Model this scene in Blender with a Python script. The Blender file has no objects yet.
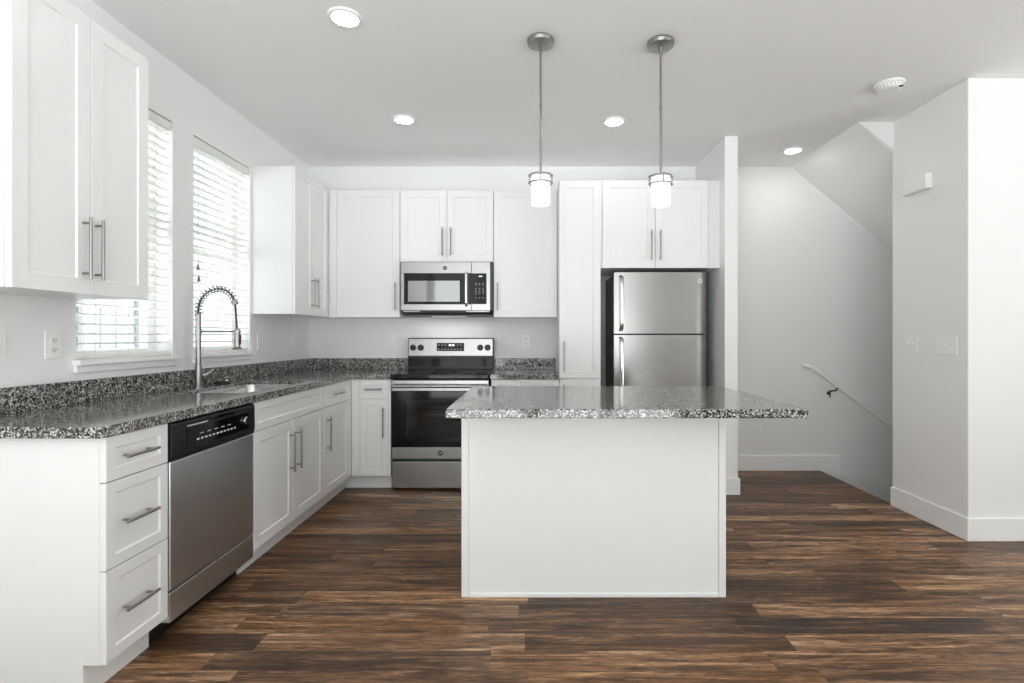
import bpy, bmesh, math, random
from mathutils import Vector, Matrix
random.seed(7)
sc = bpy.context.scene
COL = sc.collection
PI = math.pi

# ------------------------------------------------------------ camera
cam_data = bpy.data.cameras.new('camera')
cam = bpy.data.objects.new('camera', cam_data); COL.objects.link(cam)
HC = 1.2102
FPX = 521.0
cam.location = (0, 0, HC); cam.rotation_euler = (PI / 2, 0, 0)
cam_data.sensor_width = 36.0; cam_data.lens = FPX / 1024 * 36
cam_data.shift_x = -(532.1 - 512) / 1024; cam_data.shift_y = -(341.5 - 336.6) / 1024
cam_data.clip_start = 0.05; cam_data.clip_end = 200
sc.camera = cam

# ------------------------------------------------------------ view, sky, daylight
vs = sc.view_settings
vs.view_transform = 'Standard'; vs.look = 'None'; vs.gamma = 1.0; vs.exposure = 1.40
vs.use_curve_mapping = False
world = bpy.data.worlds.new('world'); sc.world = world; world.use_nodes = True
wn = world.node_tree.nodes; wl = world.node_tree.links; wn.clear()
w_out = wn.new('ShaderNodeOutputWorld'); w_bg = wn.new('ShaderNodeBackground')
w_tc = wn.new('ShaderNodeTexCoord'); w_sep = wn.new('ShaderNodeSeparateXYZ'); w_ramp = wn.new('ShaderNodeValToRGB')
w_map = wn.new('ShaderNodeMapRange')
wl.new(w_tc.outputs['Generated'], w_sep.inputs[0]); wl.new(w_sep.outputs['Z'], w_map.inputs['Value'])
w_map.inputs['From Min'].default_value = -1; w_map.inputs['From Max'].default_value = 1
wl.new(w_map.outputs[0], w_ramp.inputs[0]); wl.new(w_ramp.outputs[0], w_bg.inputs[0]); wl.new(w_bg.outputs[0], w_out.inputs[0])
e = w_ramp.color_ramp.elements
e[0].position = 0.44; e[0].color = (2.0, 2.02, 2.07, 1)
e[1].position = 0.53; e[1].color = (0.78, 0.79, 0.80, 1)
SKY = 1.5
w_bg.inputs[1].default_value = SKY
try:
    sc.cycles.use_denoising = True
    sc.cycles.max_bounces = 14; sc.cycles.diffuse_bounces = 10; sc.cycles.glossy_bounces = 6
    sc.cycles.transparent_max_bounces = 16
    sc.cycles.sample_clamp_indirect = 6
    sc.cycles.caustics_reflective = False; sc.cycles.caustics_refractive = False
except Exception:
    pass

# ------------------------------------------------------------ measured room
CEIL = 2.7454
YB = 4.7075            # back wall
XL = -2.0143           # left wall
XR = 2.5855            # right wall
YR1, YR2 = 3.0897, 3.7406
XE = 5.4               # far right of the living side
YREAR = -1.4
XF = -1.4193           # outer face of left base doors
YF = 4.0938            # outer face of back base doors
DWX0, DWX1 = 1.475, 1.577   # fridge side wall
CT, CB = 0.914, 0.876  # worktop top and bottom


def P(px, py, Y):
    return Vector(((px - 532.1) * Y / FPX, Y, HC - (py - 336.6) * Y / FPX))


def portal(name, loc, rot, sx, sy):
    l = bpy.data.lights.new(name, 'AREA'); l.shape = 'RECTANGLE'; l.size = sx; l.size_y = sy
    l.cycles.is_portal = True
    o = bpy.data.objects.new(name, l); o.location = loc; o.rotation_euler = rot; COL.objects.link(o)


ADDED_REARW = [(-1.95, 0.0), (0.06, 1.6)]  # rear glazing out of view, added to bring in daylight
for a, b in ADDED_REARW:
    portal('daylight_portal', ((a + b) / 2, YREAR - 0.16, 1.36), (PI / 2, 0, 0), b - a, 2.68)
portal('daylight_portal', (XE + 0.14, -0.07, 1.36), (0, PI / 2, 0), 2.68, 2.54)
for a, b in ((2.301, 2.92), (3.10, 3.72)):
    portal('daylight_portal', (XL - 0.17, (a + b) / 2, 1.76), (0, -PI / 2, 0), 1.3, b - a)

# ------------------------------------------------------------ materials
MATS = {}


def nmat(name):
    m = bpy.data.materials.new(name); m.use_nodes = True
    nt = m.node_tree; b = nt.nodes['Principled BSDF']
    MATS[name] = m
    return m, nt, b


def link(nt, a, b): nt.links.new(a, b)


def noise_bump(nt, b, scale, strength, dist=0.002, stretch=None, detail=3):
    tc = nt.nodes.new('ShaderNodeTexCoord'); mp = nt.nodes.new('ShaderNodeMapping')
    nz = nt.nodes.new('ShaderNodeTexNoise'); bp = nt.nodes.new('ShaderNodeBump')
    if stretch: mp.inputs['Scale'].default_value = stretch
    link(nt, tc.outputs['Object'], mp.inputs[0]); link(nt, mp.outputs[0], nz.inputs['Vector'])
    nz.inputs['Scale'].default_value = scale; nz.inputs['Detail'].default_value = detail
    bp.inputs['Strength'].default_value = strength; bp.inputs['Distance'].default_value = dist
    link(nt, nz.outputs['Fac'], bp.inputs['Height']); link(nt, bp.outputs[0], b.inputs['Normal'])
    return nz


def plain(name, col, rough=0.5, metal=0.0, bump=None, var=0.0, coat=0.0, spec=None):
    m, nt, b = nmat(name)
    b.inputs['Base Color'].default_value = (*col, 1)
    b.inputs['Roughness'].default_value = rough; b.inputs['Metallic'].default_value = metal
    if coat:
        b.inputs['Coat Weight'].default_value = coat; b.inputs['Coat Roughness'].default_value = 0.05
    if spec is not None: b.inputs['Specular IOR Level'].default_value = spec
    if bump: nz = noise_bump(nt, b, *bump)
    if var:
        tc = nt.nodes.new('ShaderNodeTexCoord'); n2 = nt.nodes.new('ShaderNodeTexNoise')
        n2.inputs['Scale'].default_value = 1.7; n2.inputs['Detail'].default_value = 4
        link(nt, tc.outputs['Object'], n2.inputs['Vector'])
        mx = nt.nodes.new('ShaderNodeMix'); mx.data_type = 'RGBA'
        mx.inputs[6].default_value = (*[c * (1 - var) for c in col], 1); mx.inputs[7].default_value = (*[min(1, c * (1 + var)) for c in col], 1)
        link(nt, n2.outputs['Fac'], mx.inputs[0]); link(nt, mx.outputs[2], b.inputs['Base Color'])
    return m


def emit(name, col, strength):
    m = bpy.data.materials.new(name); m.use_nodes = True; nt = m.node_tree
    b = nt.nodes['Principled BSDF']
    b.inputs['Base Color'].default_value = (0.9, 0.9, 0.9, 1); b.inputs['Roughness'].default_value = 0.3
    b.inputs['Emission Color'].default_value = (*col, 1); b.inputs['Emission Strength'].default_value = strength
    MATS[name] = m
    return m


WALL = plain('wall_paint', (0.83, 0.83, 0.828), 0.7, bump=(260, 0.12, 0.001), var=0.012)
CEILM = plain('ceiling_paint', (0.88, 0.88, 0.88), 0.85, bump=(60, 0.25, 0.002), var=0.02)
TRIM = plain('trim_paint', (0.88, 0.88, 0.878), 0.35)
CAB = plain('cabinet_lacquer', (0.80, 0.80, 0.798), 0.32, bump=(40, 0.03, 0.001))
PLATE = plain('switch_plastic', (0.86, 0.86, 0.84), 0.3)
SLOT = plain('socket_slot', (0.03, 0.03, 0.03), 0.5)
BLACKP = plain('black_plastic', (0.012, 0.012, 0.013), 0.30, spec=0.35)
BLACKG = plain('black_glass', (0.006, 0.006, 0.007), 0.06, spec=0.22)
DARKM = plain('dark_metal', (0.05, 0.05, 0.052), 0.4, 0.6)
FRSIDE = plain('fridge_side', (0.055, 0.055, 0.055), 0.45, bump=(300, 0.2, 0.001))
PRINT = plain('panel_print', (0.62, 0.62, 0.6), 0.5)
KEYM = plain('keypad_key', (0.24, 0.24, 0.235), 0.5)
NICKEL = plain('brushed_nickel', (0.30, 0.295, 0.285), 0.28, 1.0)
NICKELD = plain('handle_nickel', (0.33, 0.32, 0.31), 0.3, 1.0)
CHROME = plain('chrome', (0.72, 0.71, 0.70), 0.14, 1.0)
OVENIN = plain('oven_enamel', (0.07, 0.07, 0.072), 0.35)
RACK = plain('oven_rack_chrome', (0.65, 0.65, 0.64), 0.2, 1.0)
SLATM = plain('blind_slat', (0.80, 0.80, 0.77), 0.4)
CORDM = plain('blind_cord', (0.75, 0.75, 0.72), 0.8)
TASSEL = plain('tassel_wood', (0.22, 0.19, 0.15), 0.5)
RUBBER = plain('black_rubber', (0.02, 0.02, 0.02), 0.6)
SIDING = plain('house_siding', (0.27, 0.285, 0.292), 0.7, var=0.03)
HGLASS = plain('house_glass', (0.235, 0.25, 0.26), 0.6)
SHADEOFF = plain('added_lens_plastic', (0.8, 0.8, 0.78), 0.4)  # lens of the fill light added under the microwave
SHADE = emit('opal_shade', (1.0, 0.965, 0.92), 0.8)
LENS = emit('downlight_lens', (1.0, 0.97, 0.94), 18.0)
LED = emit('display_digits', (0.9, 1.0, 1.0), 0.45)


def steel(name, col, rough, axis):
    m, nt, b = nmat(name)
    b.inputs['Base Color'].default_value = (*col, 1); b.inputs['Metallic'].default_value = 1.0
    b.inputs['Roughness'].default_value = rough
    return m


STEELX = steel('stainless_brushed_across', (0.34, 0.335, 0.33), 0.27, 'x')
STEELY = steel('stainless_brushed_along', (0.72, 0.76, 0.79), 0.30, 'y')
STEELF = steel('stainless_fridge', (0.33, 0.322, 0.315), 0.27, 'x')
STEELS = steel('stainless_sink', (0.62, 0.62, 0.61), 0.25, 'y')


def glass(name, tint, refl=1.0):
    m = bpy.data.materials.new(name); m.use_nodes = True; nt = m.node_tree; nt.nodes.clear()
    o = nt.nodes.new('ShaderNodeOutputMaterial'); mx = nt.nodes.new('ShaderNodeMixShader')
    t = nt.nodes.new('ShaderNodeBsdfTransparent'); g = nt.nodes.new('ShaderNodeBsdfGlossy'); f = nt.nodes.new('ShaderNodeFresnel')
    t.inputs[0].default_value = (*tint, 1); g.inputs['Roughness'].default_value = 0.02
    f.inputs[0].default_value = 1.5
    ge = nt.nodes.new('ShaderNodeNewGeometry'); mu = nt.nodes.new('ShaderNodeMath'); mu.operation = 'SUBTRACT'; mu.inputs[0].default_value = 1.0
    m2 = nt.nodes.new('ShaderNodeMath'); m2.operation = 'MULTIPLY'
    link(nt, ge.outputs['Backfacing'], mu.inputs[1]); link(nt, mu.outputs[0], m2.inputs[0]); link(nt, f.outputs[0], m2.inputs[1])
    link(nt, m2.outputs[0], mx.inputs[0]); link(nt, t.outputs[0], mx.inputs[1]); link(nt, g.outputs[0], mx.inputs[2]); link(nt, mx.outputs[0], o.inputs[0])
    MATS[name] = m
    return m


GLASS = glass('window_glass', (0.96, 0.98, 0.97))
OVGLASS = glass('oven_glass', (0.6, 0.6, 0.6))
MWGLASS = plain('microwave_glass', (0.22, 0.22, 0.215), 0.05, 1.0)


def granite():
    m, nt, b = nmat('granite')
    N = nt.nodes.new
    tc = N('ShaderNodeTexCoord')
    nz = N('ShaderNodeTexNoise'); nz.inputs['Scale'].default_value = 90; nz.inputs['Detail'].default_value = 2
    link(nt, tc.outputs['Object'], nz.inputs['Vector'])
    sub = N('ShaderNodeVectorMath'); sub.operation = 'SCALE'; sub.inputs['Scale'].default_value = 0.008
    link(nt, nz.outputs['Color'], sub.inputs[0])
    add = N('ShaderNodeVectorMath'); link(nt, tc.outputs['Object'], add.inputs[0]); link(nt, sub.outputs[0], add.inputs[1])
    v = N('ShaderNodeTexVoronoi'); v.inputs['Scale'].default_value = 185
    link(nt, add.outputs[0], v.inputs['Vector'])
    sp = N('ShaderNodeSeparateColor'); link(nt, v.outputs['Color'], sp.inputs[0])
    r = N('ShaderNodeValToRGB'); r.color_ramp.interpolation = 'CONSTANT'
    el = r.color_ramp.elements
    el[0].position = 0; el[0].color = (0.012, 0.012, 0.012, 1)
    el[1].position = 0.29; el[1].color = (0.07, 0.068, 0.065, 1)
    for p, c in ((0.46, (0.18, 0.175, 0.165)), (0.66, (0.31, 0.30, 0.285)), (0.86, (0.58, 0.57, 0.55))):
        q = el.new(p); q.color = (*c, 1)
    n2 = N('ShaderNodeTexNoise'); n2.inputs['Scale'].default_value = 28; n2.inputs['Detail'].default_value = 3
    link(nt, tc.outputs['Object'], n2.inputs['Vector'])
    mr = N('ShaderNodeMapRange'); mr.inputs['From Min'].default_value = 0.3; mr.inputs['From Max'].default_value = 0.7
    mr.inputs['To Min'].default_value = -0.14; mr.inputs['To Max'].default_value = 0.14
    link(nt, n2.outputs['Fac'], mr.inputs['Value'])
    ad = N('ShaderNodeMath'); link(nt, sp.outputs[0], ad.inputs[0]); link(nt, mr.outputs[0], ad.inputs[1]); ad.use_clamp = True
    link(nt, ad.outputs[0], r.inputs[0]); link(nt, r.outputs[0], b.inputs['Base Color'])
    b.inputs['Roughness'].default_value = 0.10
    b.inputs['Specular IOR Level'].default_value = 0.5
    b.inputs['Coat Weight'].default_value = 0.15; b.inputs['Coat Roughness'].default_value = 0.04
    return m


GRANITE = granite()


def planks():
    m, nt, b = nmat('plank_floor')
    N = nt.nodes.new
    W, L = 0.118, 1.05

    def math_(op, a, bb=None, clamp=False):
        n = N('ShaderNodeMath'); n.operation = op; n.use_clamp = clamp
        for i, s in enumerate((a, bb)):
            if s is None: continue
            if isinstance(s, (int, float)): n.inputs[i].default_value = s
            else: link(nt, s, n.inputs[i])
        return n.outputs[0]
    tc = N('ShaderNodeTexCoord'); sp = N('ShaderNodeSeparateXYZ'); link(nt, tc.outputs['Object'], sp.inputs[0])
    X, Y = sp.outputs['X'], sp.outputs['Y']
    yr = math_('DIVIDE', Y, W); row = math_('FLOOR', yr)
    wn1 = N('ShaderNodeTexWhiteNoise'); wn1.noise_dimensions = '1D'; link(nt, row, wn1.inputs['W'])
    xs = math_('ADD', math_('DIVIDE', X, L), math_('MULTIPLY', wn1.outputs['Value'], 7.3)); colm = math_('FLOOR', xs)
    cb = N('ShaderNodeCombineXYZ'); link(nt, row, cb.inputs[0]); link(nt, colm, cb.inputs[1])
    wn2 = N('ShaderNodeTexWhiteNoise'); wn2.noise_dimensions = '2D'; link(nt, cb.outputs[0], wn2.inputs['Vector'])
    rnd = wn2.outputs['Value']
    # grain coordinates, offset per plank
    off = math_('MULTIPLY', rnd, 37.0)
    gc = N('ShaderNodeCombineXYZ'); link(nt, math_('ADD', X, off), gc.inputs[0]); link(nt, Y, gc.inputs[1]); link(nt, off, gc.inputs[2])

    def noise(sx, sy, scale, detail, rough=0.6, dist=0.0):
        mp = N('ShaderNodeMapping'); mp.inputs['Scale'].default_value = (sx, sy, 1)
        link(nt, gc.outputs[0], mp.inputs[0])
        z = N('ShaderNodeTexNoise'); z.inputs['Scale'].default_value = scale; z.inputs['Detail'].default_value = detail
        z.inputs['Roughness'].default_value = rough; z.inputs['Distortion'].default_value = dist
        link(nt, mp.outputs[0], z.inputs['Vector']); return z.outputs['Fac']
    g1 = noise(0.9, 12, 1.6, 6, 0.66, 1.1)     # broad streaks
    g2 = noise(9, 75, 1.5, 4, 0.75, 0.6)       # fine grain
    g3 = noise(2.2, 9, 1.8, 3, 0.5, 1.2)       # knots and dark patches
    tone = math_('ADD', math_('MULTIPLY', rnd, 0.36), math_('MULTIPLY', math_('SUBTRACT', g1, 0.5), 1.75))
    tone = math_('ADD', tone, math_('MULTIPLY', math_('SUBTRACT', g2, 0.5), 1.05))
    tone = math_('ADD', tone, 0.28)
    r = N('ShaderNodeValToRGB'); el = r.color_ramp.elements
    el[0].position = 0.08; el[0].color = (0.030, 0.016, 0.010, 1)
    el[1].position = 0.95; el[1].color = (0.62, 0.40, 0.24, 1)
    for p, c in ((0.30, (0.070, 0.035, 0.018)), (0.48, (0.140, 0.072, 0.035)), (0.68, (0.28, 0.155, 0.085))):
        q = el.new(p); q.color = (*c, 1)
    link(nt, tone, r.inputs[0])
    kn = N('ShaderNodeMapRange'); kn.inputs['From Min'].default_value = 0.60; kn.inputs['From Max'].default_value = 0.76
    link(nt, g3, kn.inputs['Value'])
    mk = N('ShaderNodeMix'); mk.data_type = 'RGBA'; mk.blend_type = 'MULTIPLY'
    mk.inputs[7].default_value = (0.36, 0.33, 0.32, 1)
    link(nt, math_('MULTIPLY', kn.outputs[0], 0.9, True), mk.inputs[0]); link(nt, r.outputs[0], mk.inputs[6])
    # grey tint on some planks
    hs = N('ShaderNodeHueSaturation'); link(nt, mk.outputs[2], hs.inputs['Color'])
    hs.inputs['Value'].default_value = 1.0
    link(nt, math_('ADD', math_('MULTIPLY', wn2.outputs['Color'], 0.22), 0.92), hs.inputs['Saturation'])
    # seams
    fy = math_('FRACT', yr); dy = math_('MINIMUM', fy, math_('SUBTRACT', 1.0, fy))
    fx = math_('FRACT', xs); dx = math_('MINIMUM', fx, math_('SUBTRACT', 1.0, fx))
    seam = math_('MINIMUM', math_('DIVIDE', dy, 0.012), math_('DIVIDE', dx, 0.0016)); seam = math_('MINIMUM', seam, 1.0)
    ms = N('ShaderNodeMix'); ms.data_type = 'RGBA'
    ms.inputs[6].default_value = (0.05, 0.032, 0.022, 1); link(nt, hs.outputs[0], ms.inputs[7])
    link(nt, math_('ADD', math_('MULTIPLY', seam, 0.5), 0.5), ms.inputs[0])
    link(nt, ms.outputs[2], b.inputs['Base Color'])
    rr = N('ShaderNodeMapRange'); rr.inputs['To Min'].default_value = 0.30; rr.inputs['To Max'].default_value = 0.46
    link(nt, g2, rr.inputs['Value']); link(nt, rr.outputs[0], b.inputs['Roughness'])
    bp = N('ShaderNodeBump'); bp.inputs['Strength'].default_value = 0.35; bp.inputs['Distance'].default_value = 0.002
    link(nt, math_('ADD', math_('MULTIPLY', g2, 0.5), seam), bp.inputs['Height']); link(nt, bp.outputs[0], b.inputs['Normal'])
    b.inputs['Specular IOR Level'].default_value = 0.3
    return m


FLOORM = planks()

# ------------------------------------------------------------ mesh helpers
BASE = {}


class MB:
    def __init__(s): s.bm = bmesh.new()

    def box(s, x0, x1, y0, y1, z0, z1):
        vs_ = [s.bm.verts.new((x, y, z)) for x in (x0, x1) for y in (y0, y1) for z in (z0, z1)]
        for f in ((0, 1, 3, 2), (4, 6, 7, 5), (0, 4, 5, 1), (2, 3, 7, 6), (0, 2, 6, 4), (1, 5, 7, 3)):
            s.bm.faces.new([vs_[i] for i in f])
        return s

    def prism(s, pts, axis, a, b):
        """pts 2D loop; axis 'x': (y,z), 'y': (x,z), 'z': (x,y)"""
        def mk(p, t):
            return {'x': (t, p[0], p[1]), 'y': (p[0], t, p[1]), 'z': (p[0], p[1], t)}[axis]
        A = [s.bm.verts.new(mk(p, a)) for p in pts]; B = [s.bm.verts.new(mk(p, b)) for p in pts]
        n = len(pts)
        s.bm.faces.new(A); s.bm.faces.new(list(reversed(B)))
        for i in range(n):
            s.bm.faces.new((A[i], A[(i + 1) % n], B[(i + 1) % n], B[i]))
        return s

    def lathe(s, c, prof, axis='z', seg=32):
        """prof list of (r, t) along axis from c; closed with caps"""
        c = Vector(c); rings = []
        for r, t in prof:
            ring = []
            for k in range(seg):
                a = 2 * PI * k / seg; ca, sa = math.cos(a) * r, math.sin(a) * r
                d = {'z': (ca, sa, t), 'y': (ca, t, sa), 'x': (t, ca, sa)}[axis]
                ring.append(s.bm.verts.new(c + Vector(d)))
            rings.append(ring)
        for i in range(len(rings) - 1):
            for k in range(seg):
                s.bm.faces.new((rings[i][k], rings[i][(k + 1) % seg], rings[i + 1][(k + 1) % seg], rings[i + 1][k]))
        s.bm.faces.new(rings[0]); s.bm.faces.new(rings[-1])
        return s

    def ring(s, c, prof, axis='z', seg=40):
        """closed profile loop, no caps (a torus-like band)"""
        c = Vector(c); rings = []
        for r, t in prof:
            ring = []
            for k in range(seg):
                a = 2 * PI * k / seg; ca, sa = math.cos(a) * r, math.sin(a) * r
                d = {'z': (ca, sa, t), 'y': (ca, t, sa), 'x': (t, ca, sa)}[axis]
                ring.append(s.bm.verts.new(c + Vector(d)))
            rings.append(ring)
        n = len(rings)
        for i in range(n):
            for k in range(seg):
                s.bm.faces.new((rings[i][k], rings[i][(k + 1) % seg], rings[(i + 1) % n][(k + 1) % seg], rings[(i + 1) % n][k]))
        return s

    def tube(s, pts, r, seg=12, flat=None):
        """tube along pts; r number or list"""
        pts = [Vector(p) for p in pts]; n = len(pts)
        rs = r if isinstance(r, (list, tuple)) else [r] * n
        t0 = (pts[1] - pts[0]).normalized()
        up = Vector((0, 0, 1)) if abs(t0.z) < 0.9 else Vector((0, 1, 0))
        nrm = t0.cross(up).normalized(); rings = []
        for i, p in enumerate(pts):
            t = ((pts[min(i + 1, n - 1)] - pts[max(i - 1, 0)])).normalized()
            nrm = (nrm - t * nrm.dot(t)).normalized(); bn = t.cross(nrm)
            rings.append([s.bm.verts.new(p + nrm * math.cos(2 * PI * k / seg) * rs[i] + bn * math.sin(2 * PI * k / seg) * rs[i] * (flat or 1)) for k in range(seg)])
        for i in range(n - 1):
            for k in range(seg):
                s.bm.faces.new((rings[i][k], rings[i][(k + 1) % seg], rings[i + 1][(k + 1) % seg], rings[i + 1][k]))
        s.bm.faces.new(rings[0]); s.bm.faces.new(rings[-1])
        return s

    def build(s, name, mat, parent=None, bevel=0.0, smooth=False, seg=2, origin=None):
        bmesh.ops.recalc_face_normals(s.bm, faces=s.bm.faces)
        if parent is not None:
            base = BASE[parent.name]
        elif origin is not None:
            base = Vector(origin)
        else:
            vsx = [v.co for v in s.bm.verts]
            base = Vector(((min(v.x for v in vsx) + max(v.x for v in vsx)) / 2, (min(v.y for v in vsx) + max(v.y for v in vsx)) / 2, min(v.z for v in vsx)))
        bmesh.ops.translate(s.bm, verts=s.bm.verts, vec=-base)
        if smooth:
            for f in s.bm.faces: f.smooth = True
        me = bpy.data.meshes.new(name); s.bm.to_mesh(me); s.bm.free()
        if smooth:
            try: me.set_sharp_from_angle(angle=math.radians(27))
            except Exception: pass
        me.materials.append(mat)
        o = bpy.data.objects.new(name, me); COL.objects.link(o)
        if parent is not None: o.parent = parent
        else: o.location = base
        BASE[o.name] = base
        if bevel:
            md = o.modifiers.new('bevel', 'BEVEL'); md.width = bevel; md.segments = seg; md.limit_method = 'ANGLE'; md.angle_limit = math.radians(40)
            if seg > 1:
                for p in me.polygons: p.use_smooth = True
                try: me.set_sharp_from_angle(angle=math.radians(60))
                except Exception: pass
                md.harden_normals = True
        return o


def root(name, loc, label, cat, group=None):
    o = bpy.data.objects.new(name, None); COL.objects.link(o); o.location = loc; o.empty_display_size = 0.1
    BASE[o.name] = Vector(loc)
    return tag(o, label, cat, group)


def tag(o, label, cat, group=None):
    o['label'] = label; o['category'] = cat
    if group: o['group'] = group
    return o


def struct(o, label=None):
    o['kind'] = 'structure'
    if label: o['label'] = label
    return o


# frames: (u, v, n) -> world, n is outward
def FL(x): return lambda u, v, n: (x + n, u, v)          # left run, faces +X
def FBK(y): return lambda u, v, n: (u, y - n, v)         # back run, faces -Y
def FRT(x): return lambda u, v, n: (x - n, u, v)         # right wall, faces -X


def fbox(mb, F, u0, u1, v0, v1, n0, n1):
    a = F(u0, v0, n0); b = F(u1, v1, n1)
    mb.box(min(a[0], b[0]), max(a[0], b[0]), min(a[1], b[1]), max(a[1], b[1]), min(a[2], b[2]), max(a[2], b[2]))
    return mb


def shaker(mb, F, u0, u1, v0, v1, t=0.02, rail=0.057, depth=0.0055):
    """slab whose outer face is at n=0, with a recessed panel"""
    bm = mb.bm

    def loop(i, n):
        return [bm.verts.new(F(*p, n)) for p in ((u0 + i, v0 + i), (u1 - i, v0 + i), (u1 - i, v1 - i), (u0 + i, v1 - i))]
    bk = loop(0.0, -t); ed = loop(0.0, -0.0015); fr = loop(0.0015, 0.0); inn = loop(rail, 0.0); rc = loop(rail + 0.005, -depth)
    L = [bk, ed, fr, inn, rc]
    for A, B in zip(L, L[1:]):
        for k in range(4):
            bm.faces.new((A[k], A[(k + 1) % 4], B[(k + 1) % 4], B[k]))
    bm.faces.new(bk); bm.faces.new(rc)
    return mb


def pull(F, u, v, length, vert, parent, r=0.0058, out=0.030):
    """bar pull with two posts"""
    mb = MB()
    h = length / 2; ins = 0.022
    if vert:
        a, b = F(u, v - h, out), F(u, v + h, out)
        ps = [(F(u, v - h + ins, 0), F(u, v - h + ins, out)), (F(u, v + h - ins, 0), F(u, v + h - ins, out))]
    else:
        a, b = F(u - h, v, out), F(u + h, v, out)
        ps = [(F(u - h + ins, v, 0), F(u - h + ins, v, out)), (F(u + h - ins, v, 0), F(u + h - ins, v, out))]
    mb.tube([a, b], r, 14)
    for p, q in ps: mb.tube([p, q], r * 0.8, 10)
    return mb.build('handle', NICKELD, parent, smooth=True)


def door(F, u0, u1, v0, v1, rt, hu=None, hv=None, hl=0.235, rail=0.057):
    d = shaker(MB(), F, u0, u1, v0, v1, rail=rail).build('door', CAB, rt)
    if hu is not None: pull(F, hu, hv, hl, True, d)
    return d


def drawer(F, u0, u1, v0, v1, rt, handle=True, hl=0.165, rail=0.04, hu=None, name='drawer'):
    d = shaker(MB(), F, u0, u1, v0, v1, rail=rail).build(name, CAB, rt)
    if handle: pull(F, (u0 + u1) / 2 if hu is None else hu, (v0 + v1) / 2, hl, False, d)
    return d


def text_mesh(txt, size, F, u, v, n, mat, parent, name, depth=0.0006, xs=1.0, flip=1):
    c = bpy.data.curves.new('txt', 'FONT'); c.body = txt; c.size = size; c.align_x = 'CENTER'; c.align_y = 'CENTER'; c.extrude = depth
    to = bpy.data.objects.new('txt', c)
    COL.objects.link(to); dg = bpy.context.evaluated_depsgraph_get()
    me = bpy.data.meshes.new_from_object(to.evaluated_get(dg)); bpy.data.objects.remove(to)
    base = BASE[parent.name]
    for vtx in me.vertices:
        vtx.co = Vector(F(u + flip * vtx.co.x * xs, v + vtx.co.y, n + vtx.co.z)) - base
    me.materials.clear(); me.materials.append(mat); me.name = name
    o = bpy.data.objects.new(name, me); COL.objects.link(o); o.parent = parent; BASE[o.name] = base
    return o


def badge(F, u, v, r, parent, axis, ring_mat, txt_mat, flip=1, n=0.0):
    mb = MB(); c = F(u, v, n)
    sgn = 1 if axis == 'x' else -1
    mb.ring(c, [(r, 0), (r, 0.0018 * sgn), (r * 0.82, 0.0018 * sgn), (r * 0.82, 0)], axis, 32)
    mb.lathe(c, [(r * 0.84, 0.0002 * sgn), (r * 0.84, 0.0010 * sgn)], axis, 32)
    b = mb.build('badge', ring_mat, parent)
    text_mesh('GE', r * 1.05, F, u, v, n + 0.0012, txt_mat, b, 'lettering', flip=flip)
    return b


# ============================================================ STRUCTURE
m = MB()
m.box(XL - 0.16, XE, YREAR - 0.15, YR1 + 0.1, -0.2, 0)
m.box(XL - 0.16, 2.60, YR1 + 0.1, YB + 0.12, -0.2, 0)
struct(m.build('floor', FLOORM, origin=(0, 0, 0)))
# fix z origin: pattern is in object coordinates (world here)
m = MB()
m.box(XL - 0.16, XE, YREAR - 0.15, YR2, CEIL, CEIL + 0.2)
m.box(XL - 0.16, 2.335, YR2, YB + 0.12, CEIL, CEIL + 0.2)
struct(m.build('ceiling', CEILM, origin=(0, 0, 0)))

WIN = [(2.301, 2.92), (3.10, 3.72)]
WZ0, WZ1 = 1.100, 2.413
m = MB()
x0, x1 = XL - 0.16, XL
m.box(x0, x1, YREAR - 0.15, YB + 0.12, -0.2, WZ0)
m.box(x0, x1, YREAR - 0.15, YB + 0.12, WZ1, CEIL + 0.2)
for a, b in ((YREAR - 0.15, WIN[0][0]), (WIN[0][1], WIN[1][0]), (WIN[1][1], YB + 0.12)):
    m.box(x0, x1, a, b, WZ0, WZ1)
struct(m.build('wall_left', WALL, origin=(0, 0, 0)))
struct(MB().box(XL, XE, YB, YB + 0.12, -2.6, CEIL + 0.2).build('wall_back', WALL, origin=(0, 0, 0)))
# right wall block between the living side and the stair
struct(MB().box(XR, XE, YR1, YR2, -2.6, CEIL).build('wall_right', WALL, bevel=0.006, seg=3, origin=(0, 0, 0)))
RZ0, RZ1 = 0.02, 2.70
m = MB(); ADDED_SW = (-1.34, 1.2)  # side opening, unseen, added for its daylight
m.box(XE, XE + 0.12, YREAR - 0.15, YB + 0.12, -2.6, RZ0); m.box(XE, XE + 0.12, YREAR - 0.15, YB + 0.12, RZ1, CEIL + 0.2)
m.box(XE, XE + 0.12, YREAR - 0.15, ADDED_SW[0], RZ0, RZ1); m.box(XE, XE + 0.12, ADDED_SW[1], YB + 0.12, RZ0, RZ1)
struct(m.build('wall_far_right', WALL, origin=(0, 0, 0)))
# fridge side wall
struct(MB().box(DWX0, DWX1, 3.9894, YB, 0, CEIL).build('wall_partition', WALL, bevel=0.006, seg=3, origin=(0, 0, 0)))
# rear wall with two wide openings added to let light in
m = MB(); y0, y1 = YREAR - 0.15, YREAR
RZ0, RZ1 = 0.02, 2.70
m.box(XL, XE, y0, y1, -0.2, RZ0); m.box(XL, XE, y0, y1, RZ1, CEIL)
xs_ = [XL] + [v for p in ADDED_REARW for v in p] + [XE]
for i in range(0, len(xs_), 2): m.box(xs_[i], xs_[i + 1], y0, y1, RZ0, RZ1)
struct(m.build('wall_rear', WALL, origin=(0, 0, 0)))
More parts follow.
